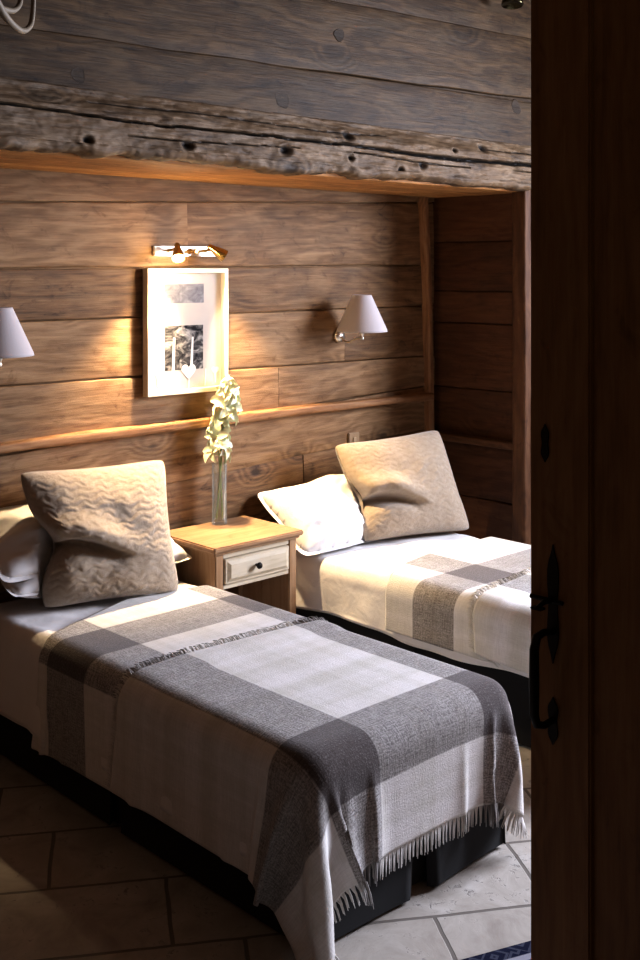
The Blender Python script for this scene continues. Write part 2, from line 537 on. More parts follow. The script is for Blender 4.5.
# window (behind the open door, lights the room)
g = G()
for y in (-2.03, -2.80, -3.57):
    g.box((XW + .02, y - .03, 1.25), (XW + .09, y + .03, 3.05), .004, bid=.4)
for z in (1.28, 2.15, 3.02):
    g.box((XW + .025, -3.60, z - .025), (XW + .085, -2.00, z + .025), .004, bid=.4)
wf = g.make('window_1', MAT['trimwood'], kind='structure')
g = G(); g.box((XW + .05, -3.59, 1.26), (XW + .056, -2.01, 3.04)); g.make('glass_pane', MAT['pane'], wf)

# weathered fascia over the alcove
g = G()
ys = -.60
for k, (a0, a1, b0, b1) in enumerate([(2.50, 2.745, 2.51, 2.83), (2.745, 3.07, 2.83, 3.16), (3.07, 3.6, 3.16, 3.6)]):
    # (left z0,z1 ; right z0,z1) at x=-1.2 and x=1.96; board follows
    def zz(a, b, x): return a + (b - a) * ((max(-2.2, x) + 1.2) / 3.16)
    for xa, xb in ([(XL, -1.9), (-1.9, XW)] if k != 1 else [(XL, -1.4), (-1.4, XW)]):
        zc0 = (zz(a0, b0, xa) + zz(a1, b1, xa)) / 2; zc1 = (zz(a0, b0, xb) + zz(a1, b1, xb)) / 2
        w = ((a1 - a0) + (b1 - b0)) / 2 - (.002 if k < 2 else -.02)
        g.board((xa, ys, zc0), (xb, ys, zc1), (0, -1, 0), w, .045 - .008 * k, wob=.006, r=.008)
g.box((XL, ys - .005, 2.36), (XW, -.50, 3.6), bid=3.1)
for kx, kz, kr in ((-.836, 2.621, .028), (.17, 2.636, .036), (1.844, 2.768, .036), (.52, 2.97, .028)):
    n0 = len(g.v); yk = -.644 if kz < 2.80 else -.638
    g.lathe([(kr, -.002), (kr * .92, .0012), (kr * .8, .0005), (kr * .55, .0012), (kr * .25, .0004), (.0, .001)], (kx, yk, kz), 28, (0, -1, 0))
    for q in range(n0, len(g.v)):
        v = g.v[q]; k = 1 + .45 * noise.noise((v[0] * 28, v[2] * 28, kx)); g.v[q] = (kx + (v[0] - kx) * k * 1.2, v[1], kz + (v[2] - kz) * k * 1.1); g.a[q] = .42; g.wc[q] = (v[0] * .3, v[2] * 2, 7.7)
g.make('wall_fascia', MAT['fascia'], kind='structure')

# ---- hewn beam along the lower edge of the fascia
KN = [(-.848, 2.372, .022), (-.394, 2.388, .026), (.124, 2.408, .03), (.515, 2.50, .03), (1.003, 2.40, .025), (1.503, 2.52, .028),
      (.52, 2.40, .018), (-1.9, 2.45, .03), (.85, 2.37, .02), (1.25, 2.49, .016)]
def fbm(x, y, z, o=4):
    return noise.fractal((x, y, z), .55, 2.1, o, noise_basis='PERLIN_ORIGINAL')
g = G()
prof = []                                       # (y, z) across the beam: top back, front, rounded foot, underside
for k in range(3): prof.append((-.640 - .010 * k, 2.580 - .004 * k))
NZ = 46
for k in range(NZ):
    zq = 2.568 - (2.568 - 2.352) * k / (NZ - 1); q = min(1, (2.568 - zq) / .09)
    prof.append((-.664 - .052 * q * q * (3 - 2 * q), zq))
for k in range(1, 9):
    a = math.radians(90 * k / 8); prof.append((-.716 + .034 * (1 - math.cos(a)), 2.352 - .034 * math.sin(a)))
for k in range(1, 6): prof.append((-.682 + .016 * k, 2.318))
xs = np.concatenate([np.linspace(XL, -1.3, 70), np.linspace(-1.28, 2.0, 420), np.linspace(2.02, XW, 30)])
vs, wc, cr = [], [], []
for x in xs:
    for (y, z) in prof:
        low = max(0, min(1, (2.56 - z) / .24))
        c1 = 2.462 + .020 * noise.noise((x * 1.3, 3, 1)) - .010 * (x > .2) * min(1, max(0, x - .2)) + .006 * noise.noise((x * 9, 1, 4))
        c2 = 2.418 + .030 * noise.noise((x * 1.1 + 5, 3, 1)) + .004 * noise.noise((x * 12, 1, 4))
        c3 = 2.520 + .022 * noise.noise((x * 1.5 + 9, 3, 1)) + .004 * noise.noise((x * 12, 8, 4))
        w1 = .0035 + .010 * max(0, min(1, (x + .3) / 1.6)) * (.7 + .6 * noise.noise((x * 3, 0, 0)))
        w2 = max(0.0, .005 * (noise.noise((x * 1.6, 5, 2)) + .25))
        w3 = max(0.0, .005 * (noise.noise((x * 1.3, 7, 2)) + .2))
        crack = 0; dep = 0
        for cc, ww, dd in ((c1, w1, .035), (c2, w2, .014), (c3, w3, .012)):
            if ww > .0008:
                q = max(0, 1 - abs(z - cc) / (ww + .002))
                dep = max(dep, dd * min(1, q * 1.5)); crack = max(crack, min(1, q * 1.8))
        # chipped and gouged surface
        rough = .010 * fbm(x * 2.2, z * 11, 2) + .005 * fbm(x * 9, z * 34, 5)
        for kx, kz, kr in KN:
            d = math.hypot((x - kx) * .75, z - kz) / kr
            if d < 2.2:
                q = max(0, 1 - d)
                rough += .012 * max(0, 1 - abs(d - 1.1) / .9) * .5
                dep = max(dep, .02 * q); crack = max(crack, min(.97, 1.6 * q))
        yy = y - rough + dep + .010 * (1 if z < c1 else 0) * (-.6) + .03 * (1 - low) * .3
        zz2 = z
        if z < 2.36:
            ch = .014 * fbm(x * 2.6, 1.5, 8) + .006 * fbm(x * 11, 2.5, 8)
            zz2 = z + ch * max(0, min(1, (2.37 - z) / .03)) + .004
            yy += .012 * fbm(x * 3.1, 9.5, 3)
        if y > -.69 and z < 2.33: yy = y
        vs.append((x, yy, zz2)); wc.append((x, z * 1.0 + (y + .7) * .8, 4.4)); cr.append(crack)
m = len(prof)
fs = [(i * m + k, i * m + k + 1, (i + 1) * m + k + 1, (i + 1) * m + k) for i in range(len(xs) - 1) for k in range(m - 1)]
fs.append(tuple(range(m - 1, -1, -1))); fs.append(tuple((len(xs) - 1) * m + k for k in range(m)))
g.add(vs, fs, wc, cr)
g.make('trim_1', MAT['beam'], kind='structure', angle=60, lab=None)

# alcove soffit
g = G()
for k in range(3):
    yc = -.115 - .21 * k
    g.board((XL, yc, 2.342), (XR, yc, 2.342), (0, 0, -1), .207, .024)
g.box((XL, -.66, 2.34), (XR, .05, 2.40), bid=1.1)
g.make('ceiling_alcove', MAT['soffit'], kind='structure')

# ledge on the back wall with a live edge, ledge on the side wall
g = G()
g.board((XL, .01, 1.192), (1.865, .01, 1.152), (0, -1, 0), .042, .062, wob=.004, r=.012, live=.006, bow=lambda f: Vector((0, 0, .022 * math.sin(f * 5.2 + 3.3))))
g.make('trim_2', MAT['trimwood'], kind='structure')
g = G()
g.board((XR + .01, -.02, .948), (XR + .01, -.62, .948), (-1, 0, 0), .042, .075, r=.012, live=.003)
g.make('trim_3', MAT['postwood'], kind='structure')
# corner batten and front post
g = G()
g.board((1.868, .01, .93), (1.812, .01, 2.335), (0, -1, 0), .046, .05, r=.014, live=.005, bow=lambda f: Vector((.012 * math.sin(f * PI), 0, 0)))
g.make('trim_4', MAT['trimwood'], kind='structure')
g = G()
g.board((XR + .09, -.645, 0), (XR + .09, -.645, 2.335), (-1, 0, 0), .09, .16, r=.012, live=.004)
g.make('trim_5', MAT['postwood'], kind='structure')

# floor, other walls, ceiling
g = G(); g.add([(-4.1, -5.8, 0), (3.2, -5.8, 0), (3.2, .1, 0), (-4.1, .1, 0), (-4.1, -5.8, -.05), (3.2, -5.8, -.05), (3.2, .1, -.05), (-4.1, .1, -.05)],
      [(0, 1, 2, 3), (7, 6, 5, 4), (0, 4, 5, 1), (1, 5, 6, 2), (2, 6, 7, 3), (3, 7, 4, 0)])
g.make('floor', MAT['floor'], kind='structure', smooth=False)
g = G()
for k in range(12):
    g.board((XL - .026, -5.6, .15 + .3 * k), (XL - .026, .03, .15 + .3 * k), (1, 0, 0), .295, .024, n=4)
g.box((XL - .12, -5.7, 0), (XL - .02, .1, 3.6))
g.make('wall_left', MAT['side'], kind='structure')
g = G()
for k in range(12):
    g.board((XW, -5.626, .15 + .3 * k), (XL, -5.626, .15 + .3 * k), (0, 1, 0), .295, .024, n=4)
g.box((XL - .1, -5.72, 0), (XW + .1, -5.62, 3.6))
g.make('wall_front', MAT['side'], kind='structure')
g = G()
for k in range(12):
    g.board((-1.05, -3.74, .15 + .3 * k), (XW, -3.74, .15 + .3 * k), (0, 1, 0), .295, .024, n=4)
g.box((-1.05, -3.86, 0), (XW + .03, -3.735, 3.6))
g.make('wall_partition', MAT['side'], kind='structure')
g = G()
for k in range(23):
    g.board((XL - .1 + .31 * k + .155, -5.7, 3.62), (XL - .1 + .31 * k + .155, .1, 3.62), (0, 0, -1), .305, .022, n=4)
g.box((XL - .12, -5.75, 3.615), (XW + .12, .1, 3.72))
g.make('ceiling', MAT['side'], kind='structure')

# ---- the open door at the right of the view
DX = -1.08
g = G()
g.box((DX, -2.990, .012), (DX + .045, -2.842, 3.0), .004, axis=2, bid=.8)
door = g.make('door_1', MAT['door'], kind='structure')
g = G(); g.box((DX, -3.70, .012), (DX + .045, -3.555, 3.0), .004, axis=2, bid=2.8); g.make('hinge_stile', MAT['door'], door)
for z0, z1 in ((.012, .22), (2.78, 3.0)):
    g = G(); g.box((DX + .002, -3.555, z0), (DX + .043, -2.990, z1), .003, axis=1, bid=1.9 + z0); g.make('rail', MAT['door'], door)
g = G()
for k in range(4):
    y1 = -2.984 - .14 * k
    g.box((DX + .012, y1 - .136, .22), (DX + .034, y1, 2.78), .003, axis=2, bid=k * 1.3 + .2)
g.make('plank_panel', MAT['door'], door)
def leaf_plate(gg, y, z0, z1, w, x, t=.004):
    """pointed iron plate lying on the door face"""
    out = []
    n = 14
    for sgn in (1, -1):
        for i in range(n + 1):
            f = i / n if sgn > 0 else 1 - i / n
            hw = w * (.35 + .65 * math.sin(PI * f) ** .6) * min(1, 6 * f, 6 * (1 - f)) * (1 - .35 * math.exp(-((f - .5) / .16) ** 2))
            out.append((y + sgn * hw, z0 + (z1 - z0) * f))
    vs = [(x, a, b) for a, b in out] + [(x - t, a, b) for a, b in out]
    k = len(out)
    fs = [tuple(range(k)), tuple(range(2 * k - 1, k - 1, -1))] + [(i, (i + 1) % k, k + (i + 1) % k, k + i) for i in range(k)]
    gg.add(vs, fs)
g = G(); leaf_plate(g, -2.902, 1.075, 1.325, .016, DX); leaf_plate(g, -2.902, .905, 1.005, .014, DX)
g.sweep([(DX - .004, -2.902, 1.142), (DX - .035, -2.902, 1.148), (DX - .056, -2.900, 1.143), (DX - .064, -2.899, 1.118), (DX - .064, -2.899, 1.05),
         (DX - .064, -2.899, .985), (DX - .056, -2.900, .962), (DX - .035, -2.902, .955), (DX - .004, -2.902, .957)],
        [.007, .0075, .009, .010, .011, .010, .009, .0075, .007], 12)
hd = g.make('pull_handle', MAT['iron'], door, lab='black iron pull handle with pointed plates')
g = G()
g.sweep([(DX - .003, -2.902, 1.208), (DX - .03, -2.90, 1.210), (DX - .052, -2.898, 1.202)], [.006, .006, .004], 10)
g.box((DX - .060, -2.912, 1.198), (DX - .040, -2.884, 1.203), .002)
g.sweep([(DX - .008, -2.93, 1.208), (DX - .008, -2.85, 1.208)], .005, 8)
g.make('thumb_latch', MAT['iron'], hd)
g = G(); leaf_plate(g, -2.882, 1.495, 1.575, .011, DX)
g.make('keyhole_plate', MAT['iron'], door)

# ------------------------------------------------------------------ cloth
class Bed:
    def __init__(s, x0, x1, y0, y1, top, r=.07):
        s.c = np.array([(x0 + x1) / 2, (y0 + y1) / 2, (top - 1.0) / 2]); s.h = np.array([(x1 - x0) / 2, (y1 - y0) / 2, (top + 1.0) / 2]); s.r = r
    def push(s, P, marg):
        q = P - s.c; a = np.abs(q) - (s.h - s.r)
        sg = np.where(q >= 0, 1.0, -1.0)
        out = np.maximum(a, 0); L = np.sqrt((out ** 2).sum(-1))
        inside = a.max(-1)
        d = np.where(L > 0, L, inside) - s.r - marg
        ax = a.argmax(-1); n_in = np.eye(3)[ax] * sg
        n_out = out * sg / np.maximum(L, 1e-9)[..., None]
        nn = np.where((L > 1e-9)[..., None], n_out, n_in)
        pen = np.maximum(-d, 0)
        return nn * pen[..., None], pen > 0

def drape(P, bed, marg, steps=230, iters=14, seed=1, damp=.97, mfun=None, fric=.55):
    """small position-based cloth solver; P is (ny, nx, 3), rest lengths taken from it"""
    P = P.copy(); ny, nx, _ = P.shape
    X = P
    rng = np.random.default_rng(seed)
    groups = []
    def grp(sl_a, sl_b, k):
        rest = np.linalg.norm(X[sl_a] - X[sl_b], axis=-1)
        if rest.size: groups.append((sl_a, sl_b, rest, k))
    S = slice
    for o in (0, 1):
        n = (nx - o) // 2
        grp((S(None), S(o, o + 2 * n, 2)), (S(None), S(o + 1, o + 2 * n, 2)), 1.0)
        n = (ny - o) // 2
        grp((S(o, o + 2 * n, 2), S(None)), (S(o + 1, o + 2 * n, 2), S(None)), 1.0)
    for oj in (0, 1):
        n = (ny - oj) // 2
        ja, jb = S(oj, oj + 2 * n, 2), S(oj + 1, oj + 2 * n, 2)
        grp((ja, S(0, nx - 1)), (jb, S(1, nx)), .35)
        grp((ja, S(1, nx)), (jb, S(0, nx - 1)), .35)
    for st in (2, 4):
        for o in range(st):
            idx = [i for i in range(o, nx - st, 2 * st)]
            grp((S(None), S(o, nx - st, 2 * st)), (S(None), S(o + st, None, 2 * st)), .10 if st == 2 else .05) if len(idx) and len(range(o, nx - st, 2 * st)) == len(range(o + st, nx, 2 * st)) else None
            if len(range(o, ny - st, 2 * st)) == len(range(o + st, ny, 2 * st)):
                grp((S(o, ny - st, 2 * st), S(None)), (S(o + st, None, 2 * st), S(None)), .10 if st == 2 else .05)
    P = P + rng.normal(0, .0012, P.shape)
    V = np.zeros_like(P); dt = 1 / 50
    mg = marg if mfun is None else mfun(P)
    for it in range(steps):
        V[..., 2] -= 2.2 * dt; V *= damp
        Q = P + V * dt
        con = np.zeros(P.shape[:2], bool)
        for _ in range(iters):
            for A, B, rest, k in groups:
                d = Q[B] - Q[A]; L = np.sqrt((d * d).sum(-1)) + 1e-9
                c = (d * (k * .5 * (L - rest) / L)[..., None])
                Q[A] += c; Q[B] -= c
            dp, hit = bed.push(Q, mg)
            Q += dp; con |= hit
            low = Q[..., 2] < .006
            Q[..., 2] = np.where(low, .006, Q[..., 2]); con |= low
        dd = Q - P
        flat = con & (Q[..., 2] > bed.c[2] + bed.h[2] - .03)
        k = np.where(flat, .015, np.where(con, 1 - fric, 1.0))[..., None]
        Q = P + dd * np.concatenate([k, k, np.ones_like(k)], -1)
        dp, hit = bed.push(Q, mg); Q += dp
        V = (Q - P) / dt
        sp = np.linalg.norm(V, axis=-1, keepdims=True); V *= np.minimum(1, 3.0 / np.maximum(sp, 1e-9))
        P = Q
    return P

def patch(x0, x1, yh, yf, dx, z):
    """flat start grid; yh(x), yf(x) give the head and foot edges"""
    nx = int(round((x1 - x0) / dx)) + 1
    ny = int(round(abs(yh((x0 + x1) / 2) - yf((x0 + x1) / 2)) / dx)) + 1
    P = np.zeros((ny, nx, 3)); UV = np.zeros((ny, nx, 2))
    for i in range(nx):
        x = x0 + (x1 - x0) * i / (nx - 1)
        for j in range(ny):
            f = j / (ny - 1)
            P[j, i] = (x, yh(x) * (1 - f) + yf(x) * f, z)
            UV[j, i] = (x, P[j, i, 1])
    return P, UV

def throw(name, P, UV, mat, lab, group, fringe_head, fringe_foot, seed=1, cat='blanket'):
    ny, nx, _ = P.shape
    g = G()
    g.add(P.reshape(-1, 3), grid_faces(nx, ny), None, None, [tuple(u) for u in UV.reshape(-1, 2)])
    c = P.reshape(-1, 3).mean(0)
    root = g.make(name, mat, lab=lab, cat=cat, group=group, angle=0, base=(c[0], c[1], 0))
    sm = root.modifiers.new('soft', 'SUBSURF'); sm.levels = 1; sm.render_levels = 1
    so = root.modifiers.new('thick', 'SOLIDIFY'); so.thickness = .006; so.offset = 1
    rnd = random.Random(seed)
    for row, inner, ln, flag in ((0, 2, .038, fringe_head), (ny - 1, ny - 3, .052, fringe_foot)):
        if not flag: continue
        g = G()
        step = .0042
        arc = np.concatenate([[0], np.cumsum(np.linalg.norm(np.diff(P[row], axis=0), axis=-1))])
        s = 0.002
        while s < arc[-1]:
            i = min(nx - 2, int(np.searchsorted(arc, s) - 1)); i = max(i, 0)
            f = (s - arc[i]) / max(1e-6, arc[i + 1] - arc[i])
            e = Vector(P[row, i] * (1 - f) + P[row, i + 1] * f)
            inn = Vector(P[inner, i] * (1 - f) + P[inner, i + 1] * f)
            d = (e - inn).normalized(); tan = Vector(P[row, i + 1] - P[row, i]).normalized()
            nrm = d.cross(tan).normalized()
            u = UV[row, i] * (1 - f) + UV[row, i + 1] * f
            clump = round(s / .017) * .017 - s
            L = ln * rnd.uniform(.75, 1.15)
            side = tan * (clump * .75 + rnd.uniform(-.004, .004))
            lift = Vector((0, 0, rnd.uniform(.002, .016) if row == 0 else 0))
            drop = Vector((0, 0, -L * .25)) if row else Vector((0, 0, 0))
            pts = [e - d * .004, e + d * (L * .5) + side * .7 + lift, e + d * (L * .92) + side + drop + lift * .7]
            if row == 0:                       # lies on the cloth below
                pts = [p + Vector((0, 0, .002)) for p in pts]
            n0 = len(g.v)
            g.sweep(pts, [.0019, .0018, .0010], 4, cap=False)
            for k in range(n0, len(g.v)): g.uv[k] = (float(u[0]), float(u[1]))
            s += step * rnd.uniform(.7, 1.3)
        g.make('fringe', mat, root, kind='stuff', angle=0)
    return root

def interp(pts):
    xs = [p[0] for p in pts]; ys = [p[1] for p in pts]
    return lambda x: float(np.interp(x, xs, ys))

# ------------------------------------------------------------------ beds
def sheet_mesh(x0, x1, y0, y1, top, zl_, zr_, seed, wr):
    """bed linen over a mattress, hanging down both sides"""
    g = G(); r = .065
    arcs = []
    # section across x: left hem up, over, right hem down
    sec = []
    n = 14
    for k in range(n): sec.append((x0, zl_ + (top - r - zl_) * k / n, -1, 0))
    for k in range(9):
        a = PI / 2 * k / 8; sec.append((x0 + r - r * math.cos(a), top - r + r * math.sin(a), -math.cos(a), math.sin(a)))
    for k in range(1, 46): sec.append((x0 + r + (x1 - x0 - 2 * r) * k / 46, top, 0, 1))
    for k in range(9):
        a = PI / 2 * k / 8; sec.append((x1 - r + r * math.sin(a), top - r + r * math.cos(a), math.sin(a), math.cos(a)))
    for k in range(1, n + 1): sec.append((x1, top - r - (top - r - zr_) * k / n, 1, 0))
    m = len(sec)
    ny = 90
    vs = []
    for j in range(ny + 1):
        y = y0 + (y1 - y0) * j / ny
        for (x, z, nx_, nz_) in sec:
            hang = max(0, min(1, (top - .09 - z) / .2))
            ww = wr(x, y, z)
            d = .010 * fbm(x * 3 + seed, y * 3, z * 2, 3) * ww + .010 * hang * math.sin(y * 17 + 2.0 * noise.noise((y * 2, seed, 0))) \
                + .012 * ww * abs(noise.noise((x * 5 + y * 7, y * 2.0 - x * 3, seed))) + .017 * hang
            foot = max(0, min(1, (-1.95 - y) / .07)); 
            zz = z - .05 * foot ** 2 * (nz_ > .5)
            vs.append((x + nx_ * d, y, zz + nz_ * d + (.012 * math.sin(y * 6 + seed) if z < max(zl_, zr_) + .02 and hang > .3 else 0)))
    fs = grid_faces(m, ny + 1)
    # foot drop
    o = len(vs); top_i = [k for k in range(m)]
    for j in range(1, 7):
        for k in range(m):
            x, y, z = vs[ny * m + k]
            vs.append((x, y - .012 * math.sin(j / 6 * PI / 2), z - (max(0, z - .24)) * j / 6))
    for j in range(6):
        for k in range(m - 1):
            a = (ny + j) * m + k
            fs.append((a, a + 1, a + m + 1, a + m))
    g.add(vs, fs)
    return g

def skirt_strip(pts, z0, z1, seed):
    """pleated cloth hanging from z1 to z0 along a plan polyline (denser points = pleats)"""
    g = G(); P = []
    for a, b in zip(pts[:-1], pts[1:]):
        n = max(1, int(math.dist(a, b) / .02))
        for k in range(n): P.append((a[0] + (b[0] - a[0]) * k / n, a[1] + (b[1] - a[1]) * k / n))
    P.append(pts[-1])
    cx = sum(p[0] for p in P) / len(P); cy = sum(p[1] for p in P) / len(P)
    vs = []
    nz = 8
    for j in range(nz + 1):
        f = j / nz
        for (x, y) in P:
            sway = .010 * f * noise.noise((x * 5, y * 5, seed))
            d = Vector((x - cx, y - cy)).normalized()
            vs.append((x + d.x * (sway + .012 * f), y + d.y * (sway + .012 * f), z1 + (z0 - z1) * f))
    g.add(vs, grid_faces(len(P), nz + 1))
    return g

def make_bed(x0, x1, lab, seed):
    y0, y1 = -.04, -2.0
    t = thing('single_bed', ((x0 + x1) / 2, -1.0, 0), lab, 'bed')
    g = G(); g.box((x0 + .03, y1 + .03, .05), (x1 - .03, y0, .235), .01); g.make('bed_base', MAT['darkbox'], t)
    for lx in (x0 + .08, x1 - .08):
        for ly in (y0 - .08, y1 + .10):
            g = G(); g.lathe([(.022, 0), (.026, .01), (.026, .05)], (lx, ly, 0), 16, capends=True); g.make('leg', MAT['darkbox'], t)
    g = G(); g.box((x0 + .014, y1 + .014, .236), (x1 - .014, y0 - .005, .518), .05); g.make('mattress', MAT['mattress'], t)
    s = seed
    xm = x0 + (x1 - x0) * .53
    x0 += .012; x1 -= .012
    foot = [(x0 + .002, y1 - .004), (x0 + .30, y1 - .010), (xm - .05, y1 - .014), (xm - .02, y1 + .006), (xm - .045, y1 + .018), (xm + .05, y1 + .02), (xm + .012, y1 - .004), (xm + .035, y1 - .022), (x1 - .2, y1 - .012), (x1 - .002, y1 - .006)]
    g = skirt_strip(foot, .012, .315, s)
    sk = g.make('skirt', MAT['skirt'], t, angle=60)
    g = skirt_strip([(x0 - .002, y0 - .01), (x0 - .004, -.7), (x0 - .006, -1.02), (x0 + .014, -1.0), (x0 + .014, -1.10), (x0 - .008, -1.07), (x0 - .004, -1.6), (x0 - .002, y1)], .012, .315, s + 3)
    g.make('skirt', MAT['skirt'], t, angle=60)
    g = skirt_strip([(x1 + .002, y1), (x1 + .004, -1.1), (x1 - .012, -1.06), (x1 - .012, -.98), (x1 + .004, -.95), (x1 + .002, y0 - .01)], .012, .315, s + 5)
    g.make('skirt', MAT['skirt'], t, angle=60)
    return t

B1 = (-.945, -.058); B2 = (.600, 1.525)
make_bed(*B1, 'near single bed with black pleated valance, its foot toward the camera', 1.0)
make_bed(*B2, 'far single bed in the alcove corner, right of the nightstand', 2.0)
wr1 = lambda x, y, z: .35 + 1.3 * math.exp(-((y + .42) / .16) ** 2) * (1 if x < -.4 else .35)
g = sheet_mesh(B1[0] - .004, B1[1] + .004, -.03, -2.0, .532, .205, .24, 1.3, wr1)
o = g.make('bed_sheet', MAT['linen'], lab='white sheet on the near bed, hanging low under the plaid throws', cat='bed sheet', group='white bed sheets', angle=0, base=(-.5, -1, 0))
o.modifiers.new('s', 'SOLIDIFY').thickness = .003
wr2 = lambda x, y, z: .3 + .8 * math.exp(-((y + .6) / .2) ** 2)
g = sheet_mesh(B2[0] - .004, B2[1] + .004, -.03, -2.0, .532, .285, .285, 5.3, wr2)
o = g.make('bed_sheet', MAT['linen'], lab='white sheet on the far bed beside the nightstand, warmly lit', cat='bed sheet', group='white bed sheets', angle=0, base=(1.07, -1, 0))
o.modifiers.new('s', 'SOLIDIFY').thickness = .003

# throws ------------------------------------------------------------
col1 = Bed(B1[0] - .02, B1[1] + .02, -2.03, -.03, .545, .075)
TA = m_throw('plaid_wool_near_head', [(-.995, -.735), (-.195, .005)], [(-.90, -.655)])
TB = m_throw('plaid_wool_near_foot', [(-.925, -.695), (-.215, -.02)], [(-2.115, -1.865)])
DX_ = .018
yh = interp([(-1.42, -.47), (-1.1, -.58), (-.95, -.60), (-.78, -.52), (-.465, -.395), (-.155, -.45), (0.0, -.47), (.3, -.47)])
yf = interp([(-1.42, -1.10), (-.95, -1.20), (.3, -1.22)])
P, UV = patch(-1.305, .14, yh, yf, DX_, .585)
P = drape(P, col1, .004, seed=3)
throw('plaid_throw', P, UV, TA, 'plaid wool throw on the near bed just below the quilted cushion, partly under another throw', 'plaid wool throws', False, True, 1)
yh = interp([(-1.42, -1.05), (-.95, -1.13), (-.7, -1.11), (-.23, -1.14), (.0, -1.175), (.3, -1.15)])
yf = interp([(-1.42, -2.335), (.3, -2.325)])
P, UV = patch(-1.305, .14, yh, yf, DX_, .600)
def margB(Q):
    return .0135 - .0085 * np.clip((-1.22 - Q[..., 1]) / .06, 0, 1)
P = drape(P, col1, .012, seed=5, mfun=margB)
throw('plaid_throw', P, UV, TB, 'plaid wool throw with fringed hem falling over the foot of the near bed', 'plaid wool throws', True, True, 2)

col2 = Bed(B2[0] - .02, B2[1] + .02, -2.03, -.03, .545, .075)
TC = m_throw('plaid_wool_far_head', [(.78, 1.0), (1.53, 1.76)], [(-1.27, -1.04)])
TD = m_throw('plaid_wool_far_foot', [(.78, 1.0), (1.53, 1.76)], [(-2.10, -1.86)])
yh = interp([(.3, -.88), (.6, -.88), (.8, -.80), (1.02, -.76), (1.8, -.75)])
P, UV = patch(.385, 1.80, yh, lambda x: -1.45, DX_, .585)
P = drape(P, col2, .004, seed=8)
throw('plaid_throw', P, UV, TC, 'plaid wool throw on the far bed below the plain beige cushion', 'plaid wool throws', False, True, 3)
yh = interp([(.3, -1.40), (.8, -1.345), (1.0, -1.32), (1.8, -1.30)])
P, UV = patch(.385, 1.80, yh, lambda x: -2.385, .022, .600)
def margD(Q):
    return .0135 - .0085 * np.clip((-1.47 - Q[..., 1]) / .06, 0, 1)
P = drape(P, col2, .012, seed=9, mfun=margD)
throw('plaid_throw', P, UV, TD, 'plaid wool throw over the foot half of the far bed, mostly hidden by the door', 'plaid wool throws', True, True, 4)

# ------------------------------------------------------------------ pillows and cushions
def pillow_geo(size, seed, flange=0.0, n=56, sag=.0):
    """closed pillow in local x (wide), y (deep), z (thick)"""
    w, d, t = size; g = G()
    vs = []
    for sgn in (1, -1):
        for j in range(n + 1):
            for i in range(n + 1):
                u = -1 + 2 * i / n; v = -1 + 2 * j / n
                prof = max(0, (1 - abs(u) ** 2.6)) ** .55 * max(0, (1 - abs(v) ** 2.6)) ** .55
                pin_u = 1 - .07 * (1 - u * u) * abs(v) ** 3 * 0 - .055 * (1 - abs(v) ** 2) * abs(u) ** 4
                pin_v = 1 - .075 * (1 - abs(u) ** 2) * abs(v) ** 4
                rc = 1 - .09 * (abs(u * v)) ** 6; pin_u *= rc; pin_v *= rc
                z = sgn * t / 2 * prof
                edge = max(abs(u), abs(v))
                wr = .020 * t / .16 * (fbm(u * 1.6 + seed, v * 1.6, sgn * 2, 3)) * prof + .012 * prof * (1 - prof) * 2 * math.sin(9 * math.atan2(v, u) + seed + 3 * noise.noise((u, v, seed)))
                vs.append((u * w / 2 * pin_u, v * d / 2 * pin_v, z + sgn * wr + sag * (u * u)))
    m = (n + 1)
    fs = grid_faces(m, m) + [tuple(reversed([i + m * m for i in f])) for f in grid_faces(m, m)]
    g.add(vs, fs)
    if flange:
        ring = []
        for k in range(160):
            s = k / 160 * 4; side = int(s); f = -1 + 2 * (s - side)
            u, v = [(f, -1), (1, f), (-f, 1), (-1, -f)][side]
            rc = 1 - .09 * (abs(u * v)) ** 6; pin_u = rc * (1 - .055 * (1 - abs(v) ** 2) * abs(u) ** 4); pin_v = rc * (1 - .075 * (1 - abs(u) ** 2) * abs(v) ** 4)
            ring.append((u * w / 2 * pin_u, v * d / 2 * pin_v))
        vv = []
        for q, (ex, lift) in enumerate(((.0, 0.0), (.5, .5), (1.0, 1.0))):
            for k, (x, y) in enumerate(ring):
                vv.append((x * (1 + 2 * flange * ex / w), y * (1 + 2 * flange * ex / d), sag * (2 * x / w) ** 2 + lift * .004 * math.sin(k * .32 + seed)))
        ff = []
        for q in range(2):
            for k in range(160):
                ff.append((q * 160 + k, q * 160 + (k + 1) % 160, (q + 1) * 160 + (k + 1) % 160, (q + 1) * 160 + k))
        g.add(vv, ff)
    return g

def place(g, M):
    g.v = [tuple(M @ Vector(v)) for v in g.v]; return g

def R(ax, deg): return Matrix.Rotation(math.radians(deg), 4, ax)
def T(*p): return Matrix.Translation(p)

CUSH = [((-.775, -.27, .545), (-.225, -.45, .545), (-.128, -.205, 1.072), (-.835, -.175, 1.095), .25),
        ((.925, -.395, .55), (1.555, -.575, .54), (1.515, -.385, 1.060), (.900, -.205, 1.020), .24)]
def squash(g):
    for i, v in enumerate(g.v):
        p = Vector(v)
        p.z = max(p.z, .547)
        for BL, BR, TR, TL, th in CUSH:
            o, eu, ev = Vector(BL), Vector(BR) - Vector(BL), Vector(TL) - Vector(BL)
            n = eu.cross(ev).normalized(); q = p - o
            a = q.dot(eu) / eu.length_squared; b = q.dot(ev) / ev.length_squared
            if -.02 < a < 1.02 and -.05 < b < 1.0:
                u, w = min(1, abs(2 * a - 1)), min(1, abs(2 * b - 1))
                back = -th / 2 * (1 - u ** 2.6) ** .5 * (1 - w ** 2.6) ** .5 - .012
                if q.dot(n) > back: p += n * (back - q.dot(n))
        p.y = min(p.y, -.006); p.z = max(p.z, .547)
        g.v[i] = tuple(p)
    return g
